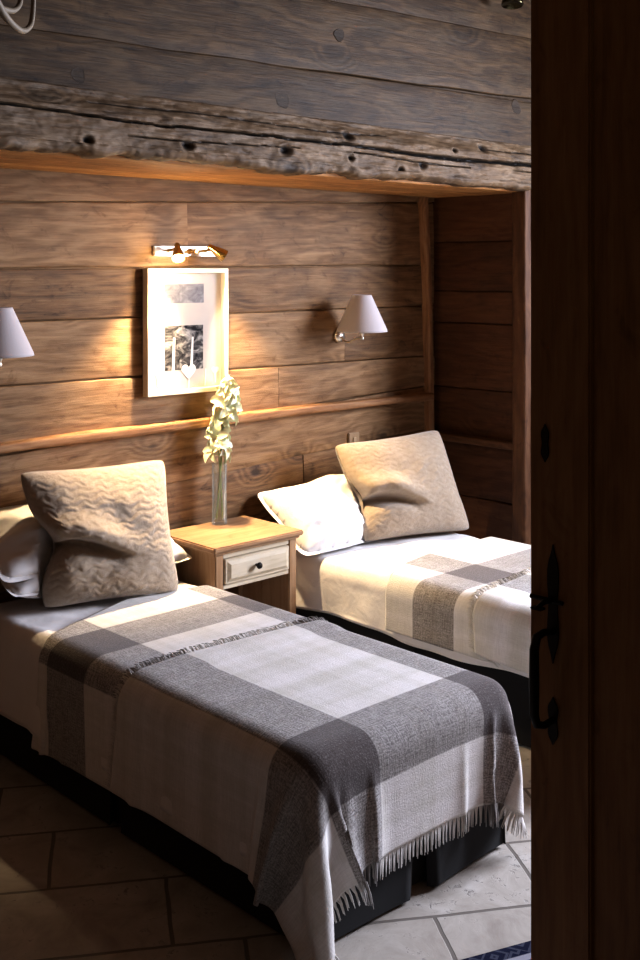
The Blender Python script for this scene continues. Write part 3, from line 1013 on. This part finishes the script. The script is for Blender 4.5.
def pillow(M, size, seed, lab, flange=0.0, sag=0.0):
    g = squash(place(pillow_geo(size, seed, flange, sag=sag), M))
    c = M.translation
    o = g.make('pillow', MAT['linen'], lab=lab, cat='pillow', group='white bed pillows', angle=0, base=(c.x, c.y, c.z))
    bm = bmesh.new(); bm.from_mesh(o.data); bmesh.ops.remove_doubles(bm, verts=bm.verts, dist=.0004); bm.to_mesh(o.data); bm.free()
    return o
pillow(T(-.475, -.165, .672) @ R('X', 20), (.88, .27, .17), 2.2, 'white pillow on the near bed, lower of the two behind the quilted cushion', .015)
pillow(T(-.56, -.125, .80) @ R('X', 38), (.76, .36, .15), 4.1, 'cream lit pillow leaning on the wall, upper of the two on the near bed', .02)
pillow(T(.905, -.245, .685) @ R('Z', -4) @ R('X', 32) @ R('Y', -2), (.74, .44, .25), 6.3, 'plump white pillow glowing in lamplight behind the beige cushion of the far bed', .022)

def cushion(BL, BR, TR, TL, thick, lab, seed, cre_v, cre_w, cre_d, pinch, dent=0.0, scale=19.0, qd=.0045):
    BL, BR, TR, TL = map(Vector, (BL, BR, TR, TL))
    nrm = (BR - BL).cross(TL - BL).normalized()          # front side
    n = 150
    g = G(); vs = []; at = []
    for sgn in (1, -1):
        for j in range(n + 1):
            for i in range(n + 1):
                a, b = i / n, j / n
                u, v = 2 * a - 1, 2 * b - 1
                prof = max(0, 1 - abs(u) ** 2.6) ** .5 * max(0, 1 - abs(v) ** 2.6) ** .5
                # concave sides between pointed corners
                a2 = .5 + (a - .5) * (1 - .075 * (1 - v * v) * abs(u) ** 3 - .05 * (abs(u * v)) ** 9)
                b2 = .5 + (b - .5) * (1 - .05 * (1 - u * u) * abs(v) ** 3 - .05 * (abs(u * v)) ** 9)
                pinv = math.exp(-((b - cre_v) / .17) ** 2)
                a2 += pinch * pinv * (1 - a) ** 3
                p = (BL * (1 - a2) + BR * a2) * (1 - b2) + (TL * (1 - a2) + TR * a2) * b2
                z = thick / 2 * prof
                if sgn > 0:
                    fall = 1 / (1 + math.exp((a - cre_w) / .06))
                    cv = cre_v - .06 * (a / max(.1, cre_w)) ** 2 + .03 * math.sin(a * 7)
                    up = b - cv
                    roll = math.exp(-((up - .09) / .10) ** 2) * .06 - math.exp(-(up / (.020 if up > 0 else .08)) ** 2) * cre_d
                    z += fall * roll * min(1, prof * 2.5 + .15)
                    z -= dent * math.exp(-((a - .55) / .2) ** 2 - ((b - .9) / .25) ** 2)
                z += .014 * fbm(a * 2.4 + seed, b * 2.4, sgn, 3) * prof
                # quilted scallops
                wx = .9 * noise.noise((a * 7, b * 7, seed)) + .4 * noise.noise((a * 17, b * 17, seed))
                row = b * scale + .24 * math.sin(a * scale * 2 * PI * .42 + wx * 1.6) + .55 * wx
                fr = row - math.floor(row)
                q = math.sin(PI * fr) ** .7 * (.75 + .25 * math.cos(a * scale * 2 * PI * .5 + PI * math.floor(row)))
                z += (qd * q + .0010 * fbm(a * 30, b * 30, seed, 3)) * min(1, prof * 2)
                vs.append(p + nrm * (sgn * z)); at.append(q)
    m = n + 1
    g.add(vs, grid_faces(m, m) + [tuple(reversed([i + m * m for i in f])) for f in grid_faces(m, m)], None, at)
    c = (BL + BR) / 2
    o = g.make('cushion', MAT['cushion'], lab=lab, cat='cushion', attr='quilt', angle=0, base=c)
    bm = bmesh.new(); bm.from_mesh(o.data); bmesh.ops.remove_doubles(bm, verts=bm.verts, dist=.0004); bm.to_mesh(o.data); bm.free()
    return o
cushion(*CUSH[0],
        'large quilted beige cushion standing on the near bed, slumped over a crease', 1.7, .45, .52, .13, .12, qd=.0042)
cushion(*CUSH[1],
        'square beige cushion leaning on the pillow of the far bed', 5.2, .40, .44, .115, .07, qd=.0026)

# ------------------------------------------------------------------ nightstand
NX0, NX1, NY0, NY1 = -.030, .445, -.035, -.435
t = thing('nightstand', ((NX0 + NX1) / 2, -.23, 0), 'small pine nightstand with one cream drawer between the two beds', 'nightstand')
g = G()
g.box((NX0 - .025, NY1 - .025, .676), (NX1 + .025, NY0 + .005, .70), .006, axis=0, bid=1.3)
g.box((NX0 - .012, NY1 - .012, .662), (NX1 + .012, NY0, .677), .005, axis=0, bid=2.3)
g.make('tabletop', MAT['pine'], t)
for lx in (NX0, NX1 - .045):
    for ly in (NY0 - .045, NY1):
        g = G(); g.box((lx, ly, 0), (lx + .045, ly + .045, .663), .004, axis=2); g.make('leg', MAT['pine'], t)
for lx in (NX0 + .010, NX1 - .026):
    g = G(); g.box((lx, NY1 + .045, .30), (lx + .016, NY0 - .045, .662), axis=2); g.make('side_panel', MAT['pine'], t)
g = G(); g.box((NX0 + .045, NY0 - .03, .12), (NX1 - .045, NY0 - .018, .662), axis=2); g.make('back_panel', MAT['postwood'], t)  # dark timber puts the shade of the open compartment into the panel colour
for z0, z1 in ((.640, .662), (.505, .523)):
    g = G(); g.box((NX0 + .045, NY1 + .004, z0), (NX1 - .045, NY1 + .03, z1), .002, axis=0); g.make('rail', MAT['cream'], t)
g = G(); g.box((NX0 + .012, NY1 + .01, .18), (NX1 - .012, NY0 - .02, .20), .003, axis=0); g.make('shelf', MAT['pine'], t)
g = G(); g.box((NX0 + .05, NY1 + .02, .50), (NX1 - .05, NY0 - .035, .506), axis=0); g.make('drawer_floor', MAT['pine'], t)
g = G()
g.box((NX0 + .050, NY1 - .006, .527), (NX1 - .050, NY1 + .018, .637), .003, axis=0, bid=.6)
def frust(gg, x0, x1, z0, z1, y0, y1, ins):
    vs = [(x0, y0, z0), (x1, y0, z0), (x1, y0, z1), (x0, y0, z1), (x0 + ins, y1, z0 + ins), (x1 - ins, y1, z0 + ins), (x1 - ins, y1, z1 - ins), (x0 + ins, y1, z1 - ins)]
    gg.add(vs, [(4, 5, 6, 7), (0, 1, 5, 4), (1, 2, 6, 5), (2, 3, 7, 6), (3, 0, 4, 7)], [(v[0], v[2], .6) for v in vs])
frust(g, NX0 + .060, NX1 - .060, .536, .628, NY1 - .006, NY1 - .016, .016)
dr = g.make('drawer', MAT['cream'], t, angle=20)
g = G(); g.lathe([(.005, 0), (.007, .006), (.006, .012), (.013, .018), (.015, .024), (.012, .031), (.004, .034)], ((NX0 + NX1) / 2 - .02, NY1 - .015, .588), 20, (0, -1, 0), True)
g.make('knob', MAT['iron'], dr, lab='dark round knob')

# ------------------------------------------------------------------ vase and flower
VX, VY = .262, -.095
t = thing('glass_vase', (VX, VY, .70), 'tall narrow clear glass vase standing on the nightstand', 'vase')
g = G()
g.lathe([(.0, .0), (.034, .0), (.036, .004), (.035, .06), (.034, .16), (.036, .285), (.0335, .285), (.0315, .16), (.0325, .06), (.032, .022), (.0, .022)], (VX, VY, .7005), 40)
g.make('glass_body', MAT['vase'], t)
g = G(); g.lathe([(.0, .023), (.0315, .023), (.0318, .06), (.031, .115), (.0, .115)], (VX, VY, .7005), 32)
g.make('water', MAT['water'], t)
t = thing('flower_stem', (VX, VY, .73), 'tall spike of cream white blossoms standing in the glass vase', 'flower')
stem = [(VX - .012, VY + .008, .728), (VX - .004, VY, .85), (VX + .008, VY - .004, .99), (VX + .004, VY - .01, 1.10), (VX + .022, VY - .012, 1.22), (VX + .046, VY - .014, 1.36)]
g = G(); g.sweep(stem, [.005, .005, .0045, .0045, .004, .002], 10); g.make('stem', MAT['stem'], t)
g = G(); g.sweep([(VX + .012, VY - .008, .728), (VX + .006, VY - .004, .88), (VX - .008, VY - .010, 1.0), (VX - .022, VY - .02, 1.08)], .0035, 8); g.make('stem', MAT['stem'], t)
def blossom(c, d, s, seed):
    """six pointed petals opening around direction d"""
    g = G(); d = Vector(d).normalized(); u = d.orthogonal().normalized(); w = d.cross(u); c = Vector(c)
    rr = random.Random(seed)
    for k in range(6):
        a = 2 * PI * k / 6 + rr.uniform(-.2, .2); opn = rr.uniform(.75, 1.15); L = s * rr.uniform(.85, 1.15); wd = L * (.34 if k % 2 else .27)
        o_ = u * math.cos(a) + w * math.sin(a); tn = d.cross(o_)
        vs = []
        for j in range(8):
            f = j / 7
            ang = .35 + opn * f
            base = c + (d * math.cos(ang) * f + o_ * math.sin(ang) * f) * L * 1.05
            hw = wd * math.sin(PI * min(1, f * .93 + .05)) ** .8
            for i in range(5):
                e = -1 + i / 2
                vs.append(base + tn * (hw * e) + d * (hw * .35 * e * e) + o_ * (-.1 * hw * e * e))
        g.add(vs, grid_faces(5, 8))
    g.sweep([c - d * .012, c + d * s * .55], [.0035, .0025], 6)
    return g
rb = random.Random(5)
def along(z):
    for a, b in zip(stem[:-1], stem[1:]):
        if a[2] <= z <= b[2]:
            f = (z - a[2]) / (b[2] - a[2]); return Vector(a).lerp(Vector(b), f)
    return Vector(stem[-1])
spots = []
for k, z in enumerate([1.035, 1.05, 1.07, 1.09, 1.115, 1.135, 1.16]):
    spots.append((z, 2.4 * k + .3, .066, -.020))
for k, z in enumerate([1.185, 1.20, 1.215, 1.235, 1.25, 1.265, 1.28, 1.295, 1.31, 1.325, 1.34, 1.352]):
    spots.append((z, 2.4 * k + 1.1, .070 - .026 * max(0, (z - 1.28) / .08), .004))
for k, (z, a, s, sx) in enumerate(spots):
    p = along(z) + Vector((sx, 0, 0)); d = Vector((math.cos(a), math.sin(a) * .75 - .25, .28 + (.5 if z > 1.33 else 0)))
    g = blossom(p + d.normalized() * .014, d, s, k)
    b = g.make('blossom', MAT['petal'], t, angle=0)

# ------------------------------------------------------------------ framed picture
PX0, PX1, PZ0, PZ1 = -.112, .358, 1.322, 1.908
t = thing('framed_picture', ((PX0 + PX1) / 2, 0, PZ0), 'deep white framed print with dark landscape photo hung under the brass picture light', 'picture')
g = G(); fw_, dp = .022, .045
def prism_frame(gg):
    o_ = [(PX0, PZ0), (PX1, PZ0), (PX1, PZ1), (PX0, PZ1)]; i_ = [(PX0 + fw_, PZ0 + fw_), (PX1 - fw_, PZ0 + fw_), (PX1 - fw_, PZ1 - fw_), (PX0 + fw_, PZ1 - fw_)]
    vs = []
    for y in (-.004, -dp):
        vs += [(x, y, z) for x, z in o_] + [(x, y, z) for x, z in i_]
    fs = []
    for k in range(4):
        l = (k + 1) % 4
        fs += [(k, l, 8 + l, 8 + k), (4 + k, 12 + k, 12 + l, 4 + l), (8 + k, 8 + l, 12 + l, 12 + k), (k, 4 + k, 4 + l, l)]
    gg.add(vs, fs)
prism_frame(g)
fr = g.make('frame', MAT['white_paint'], t, angle=20)
bv = fr.modifiers.new('b', 'BEVEL'); bv.width = .003; bv.segments = 2
def rect(gg, x0, x1, z0, z1, y, dep=.001):
    vs = [(x0, y, z0), (x1, y, z0), (x1, y, z1), (x0, y, z1)]
    gg.add(vs, [(0, 1, 2, 3)], None, None, [(0, 0), (1, 0), (1, (z1 - z0) / (x1 - x0)), (0, (z1 - z0) / (x1 - x0))])
g = G(); g.box((PX0 + .01, -.010, PZ0 + .01), (PX1 - .01, -.004, PZ1 - .01)); g.make('backboard', MAT['white_paint'], t)
g = G(); rect(g, PX0 + fw_, PX1 - fw_, PZ0 + fw_, PZ1 - fw_, -.0125); g.make('mat_board', MAT['print_mat'], t)
# printed motifs
g = G(); rect(g, .005, .228, 1.432, 1.64, -.0135); pr_ = g.make('dark_print', MAT['print_dark'], t, lab='grey and black landscape photograph')
g = G(); rect(g, .005, .232, 1.745, 1.835, -.0135); g.make('pale_print', MAT['print_pale'], t)
def heart(gg, x, z, s, stem_):
    out = []
    for k in range(40):
        a = 2 * PI * k / 40
        out.append((x + s * (16 * math.sin(a) ** 3) / 16, -.0150, z + s * (13 * math.cos(a) - 5 * math.cos(2 * a) - 2 * math.cos(3 * a) - math.cos(4 * a)) / 16))
    gg.add([(x, -.0150, z)] + out, [(0, 1 + k, 1 + (k + 1) % 40) for k in range(40)])
    gg.add([(x - .006, -.0150, z - s * .8), (x + .006, -.0150, z - s * .8), (x + .003, -.0150, z - stem_), (x - .003, -.0150, z - stem_)], [(0, 1, 2, 3)])
g = G()
heart(g, .142, 1.425, .042, .09); heart(g, -.035, 1.425, .022, .06); heart(g, .300, 1.42, .022, .06)
for x, z0, z1, wd in ((.052, 1.345, 1.585, .010), (.160, 1.44, 1.585, .009), (-.043, 1.44, 1.56, .006), (.24, 1.35, 1.43, .005)):
    g.add([(x - wd * 1.2, -.0152, z0), (x + wd * .6, -.0152, z0), (x + wd * 1.2, -.0152, z1), (x, -.0152, z1)], [(0, 1, 2, 3)])
g.make('white_motif', MAT['motif'], t, lab='white heart topped stems printed across the photograph')
g = G(); rect(g, PX0 + fw_ - .002, PX1 - fw_ + .002, PZ0 + fw_ - .002, PZ1 - fw_ + .002, -.034); g.make('glass_pane', MAT['pane'], t)

# ------------------------------------------------------------------ picture light
t = thing('picture_light', (.13, 0, 1.97), 'brass wall bar with two small spotlight heads above the framed picture', 'spotlight')
g = G(); g.box((-.055, -.016, 1.965), (.315, .003, 2.010), .004); g.make('back_bar', MAT['chrome'], t, lab='shiny pale metal bar')
def head(jx, tip, parent):
    j = Vector((jx, -.085, 1.998)); d = (Vector(tip) - j).normalized()
    g = G()
    g.sweep([(jx, -.014, 1.990), (jx, -.06, 1.996), tuple(j)], [.008, .007, .009], 12)
    g.lathe([(.0, -.032), (.010, -.030), (.014, -.02), (.016, -.005), (.021, .012), (.028, .040), (.031, .062), (.029, .062), (.020, .03), (.0, .025)], j, 28, d)
    h = g.make('spot_head', MAT['brass'], parent)
    g = G(); g.lathe([(.0, .055), (.018, .054), (.026, .050), (.022, .034), (.0, .034)], j, 24, d)
    g.make('bulb', MAT['bulb'], h)
    return j + d * .075, d
hp1, hd1 = head(.025, (-.02, -.16, 1.90), t)
hp2, hd2 = head(.235, (.34, -.14, 1.925), t)
g = G(); g.lathe([(.013, 0), (.013, .010), (.008, .016), (.008, .045), (.012, .05), (.009, .058)], (.145, -.014, 1.987), 20, (0, -1, 0), True); g.make('knuckle', MAT['brass'], t)

# ------------------------------------------------------------------ wall lamps
LX, LY, LZ = 1.150, -.17, 1.560
t = thing('wall_lamp', (LX, 0, LZ), 'wall lamp with white conical shade above the cushion of the far bed', 'wall lamp', None)
g = G(); n = 48; vs = []
for (r0, z) in ((.134, .018), (.131, .03), (.052, .205), (.050, .21)):
    for k in range(n):
        a = 2 * PI * k / n; r = r0 * (1 + .003 * math.cos(a * 24))
        vs.append((LX + r * math.cos(a), LY + r * math.sin(a), LZ + z))
g.add(vs, grid_faces(n, 4, True))
sh = g.make('lamp_shade', MAT['shade'], t)
sh.modifiers.new('t', 'SOLIDIFY').thickness = .002
g = G(); g.lathe([(.0, .020), (.02, .0195), (.032, .012), (.036, .003), (.036, 0)], (LX, -.001, LZ - .012), 28, (0, -1, 0)); g.make('wall_plate', MAT['chrome'], t)
g = G(); g.sweep([(LX, -.016, LZ - .012), (LX - .012, -.05, LZ - .036), (LX - .012, -.085, LZ - .040), (LX - .004, -.13, LZ - .022), (LX, -.17, LZ - .012)], .0055, 12)
g.lathe([(.009, -.012), (.011, -.004), (.008, .004)], (LX, -.17, LZ - .012), 16, capends=True)
g.make('arm', MAT['chrome'], t)
g = G(); g.lathe([(.006, -.01), (.012, .004), (.013, .03), (.012, .075)], (LX, LY, LZ), 20, capends=True); g.make('bulb_holder', MAT['chrome'], t)
g = G(); g.lathe([(.010, .074), (.019, .092), (.020, .115), (.013, .137), (.0, .144)], (LX, LY, LZ), 20); g.make('bulb', MAT['white_paint'], t)
c = copy_tree(t); c.location = (-.907, 0, LZ - .018)
label(c, 'wall lamp with white conical shade cut off by the left edge', 'wall lamp')

# small wall switch behind the far cushion
t = thing('wall_switch', (1.255, 0, .985), 'small tan wall switch on the boards just above the far cushion', 'switch')
g = G(); g.box((1.215, -.010, .945), (1.298, .005, 1.022), .004); g.make('switch_plate', plain('tan_plate', (.32, .21, .11), .45), t)
g = G(); g.box((1.244, -.016, .970), (1.268, -.009, .998), .002); g.make('rocker', plain('tan_rocker', (.40, .29, .17), .4), t)

# rug corner on the stone floor
g = G()
e0, e1 = Vector((-.720, -2.285, 0)), Vector((.3, -2.67, 0)); ed = (e1 - e0).normalized(); sd = Vector((ed.y, -ed.x, 0))
sd = Vector((-.35, -.937, 0)).normalized()
nx, ny = 60, 60; vs, uv = [], []
for j in range(ny):
    for i in range(nx):
        p = e0 + ed * (1.3 * i / (nx - 1)) + sd * (.9 * j / (ny - 1))
        vs.append((p.x, p.y, .012 + .0015 * noise.noise((p.x * 6, p.y * 6, 2)))); uv.append((1.3 * i / (nx - 1), .9 * j / (ny - 1)))
g.add(vs, grid_faces(nx, ny), None, None, uv)
o = g.make('rug', MAT['rug'], lab='navy patterned rug on the stone floor below the foot of the near bed', cat='rug', angle=0, base=(-.3, -2.8, 0))
o.modifiers.new('t', 'SOLIDIFY').thickness = .010

# hanging antler light, one curl of it in the top left corner
AX, AY = -1.62, -1.30
t = thing('antler_chandelier', (AX, AY, 2.55), 'pale curved antler of a hanging light in the top left corner', 'chandelier')
g = G(); g.sweep([(AX, AY, 3.6), (AX, AY, 3.2), (AX, AY, 2.95)], .006, 8); g.lathe([(.0, -.08), (.03, -.06), (.035, 0), (.02, .05), (.006, .06)], (AX, AY, 2.90), 20)
g.make('hanging_rod', MAT['iron'], t)
for k in range(4):
    a = math.radians(30 + 80 * k); dx, dy = math.cos(a), math.sin(a)
    def pt(r, z): return (AX + dx * r, AY + dy * r, z)
    g = G()
    g.curve([pt(.02, 2.85), pt(.12, 2.75), pt(.22, 2.665), pt(.31, 2.635), pt(.365, 2.655), pt(.385, 2.70), pt(.39, 2.78), pt(.38, 2.87)], [.015, .014, .012, .010, .009, .008, .007, .003])
    g.curve([pt(.20, 2.678), pt(.27, 2.685), pt(.31, 2.715), pt(.315, 2.76), pt(.30, 2.81)], [.010, .009, .008, .007, .003])
    g.make('antler', MAT['antler'], t)

# dark metal fitting at the top edge by the door
t = thing('ceiling_spotlight', (1.66, -.76, 3.265), 'dark bronze spotlight with a small glint at the top edge beside the door', 'spotlight')
g = G(); g.sweep([(1.66, -.76, 3.60), (1.66, -.76, 3.42)], .007, 8); g.make('rod', MAT['glint'], t)
g = G(); g.lathe([(.0, .02), (.03, .016), (.055, .0), (.058, .004), (.05, .04), (.032, .10), (.015, .13), (.0, .135)], (1.655, -.76, 3.265), 28, (.15, .1, 1)); g.make('shade_bell', MAT['glint'], t)

# ------------------------------------------------------------------ light
def lamp(name, kind, loc, energy, color, target=None, **kw):
    l = bpy.data.lights.new(name, kind); l.energy = energy; l.color = color
    for k, v in kw.items(): setattr(l, k, v)
    o = bpy.data.objects.new(name, l); o.location = loc
    if target is not None:
        o.rotation_euler = (Vector(target) - Vector(loc)).to_track_quat('-Z', 'Y').to_euler()
    COL.objects.link(o); return o
WARM = (1.0, .74, .44)
lamp('spot_lamp_left', 'SPOT', hp1, 190, WARM, (-.30, -.05, .6), spot_size=math.radians(77), spot_blend=1.0, shadow_soft_size=.02)
lamp('spot_lamp_right', 'SPOT', hp2, 200, WARM, (.70, -.40, .6), spot_size=math.radians(72), spot_blend=.9, shadow_soft_size=.02)
lamp('spot_spill_fill', 'POINT', (.0, -.17, 1.90), 5, WARM, shadow_soft_size=.03)  # unseen point light added by the left head, brightens wall and soffit
lamp('camera_side_fill', 'AREA', (-2.6, -5.2, 3.3), 2.5, (1.0, .75, .5), (-1.6, -2.5, 1.2), shape='RECTANGLE', size=1.2, size_y=.8)  # unseen warm fill added on the camera side to lift the dark door
lamp('window_daylight', 'AREA', (XW + .2, -2.80, 2.2), 470, (.80, .84, 1.0), (0, -2.3, .6), shape='RECTANGLE', size=1.5, size_y=1.7)

W = bpy.data.worlds.new('daylight'); SC.world = W; W.use_nodes = True
bg = W.node_tree.nodes['Background']; bg.inputs[0].default_value = (.62, .75, 1, 1); bg.inputs[1].default_value = .6

# ------------------------------------------------------------------ camera
cam = bpy.data.cameras.new('camera'); co = bpy.data.objects.new('camera', cam); COL.objects.link(co)
co.location = (-3.06, -4.27, 1.90)
co.rotation_euler = (PI / 2, 0, -math.atan2(.69, .724))
cam.sensor_fit = 'HORIZONTAL'; cam.sensor_width = 36; cam.lens = 1124 / 640 * 36
cam.shift_y = -210 / 640
cam.clip_start = .05
SC.camera = co
SC.view_settings.view_transform = 'Standard'
SC.view_settings.look = 'None'
SC.view_settings.exposure = .22
SC.view_settings.gamma = .86
SC.cycles.use_denoising = True
SC.cycles.max_bounces = 10
SC.cycles.transparent_max_bounces = 12
SC.cycles.sample_clamp_indirect = 6
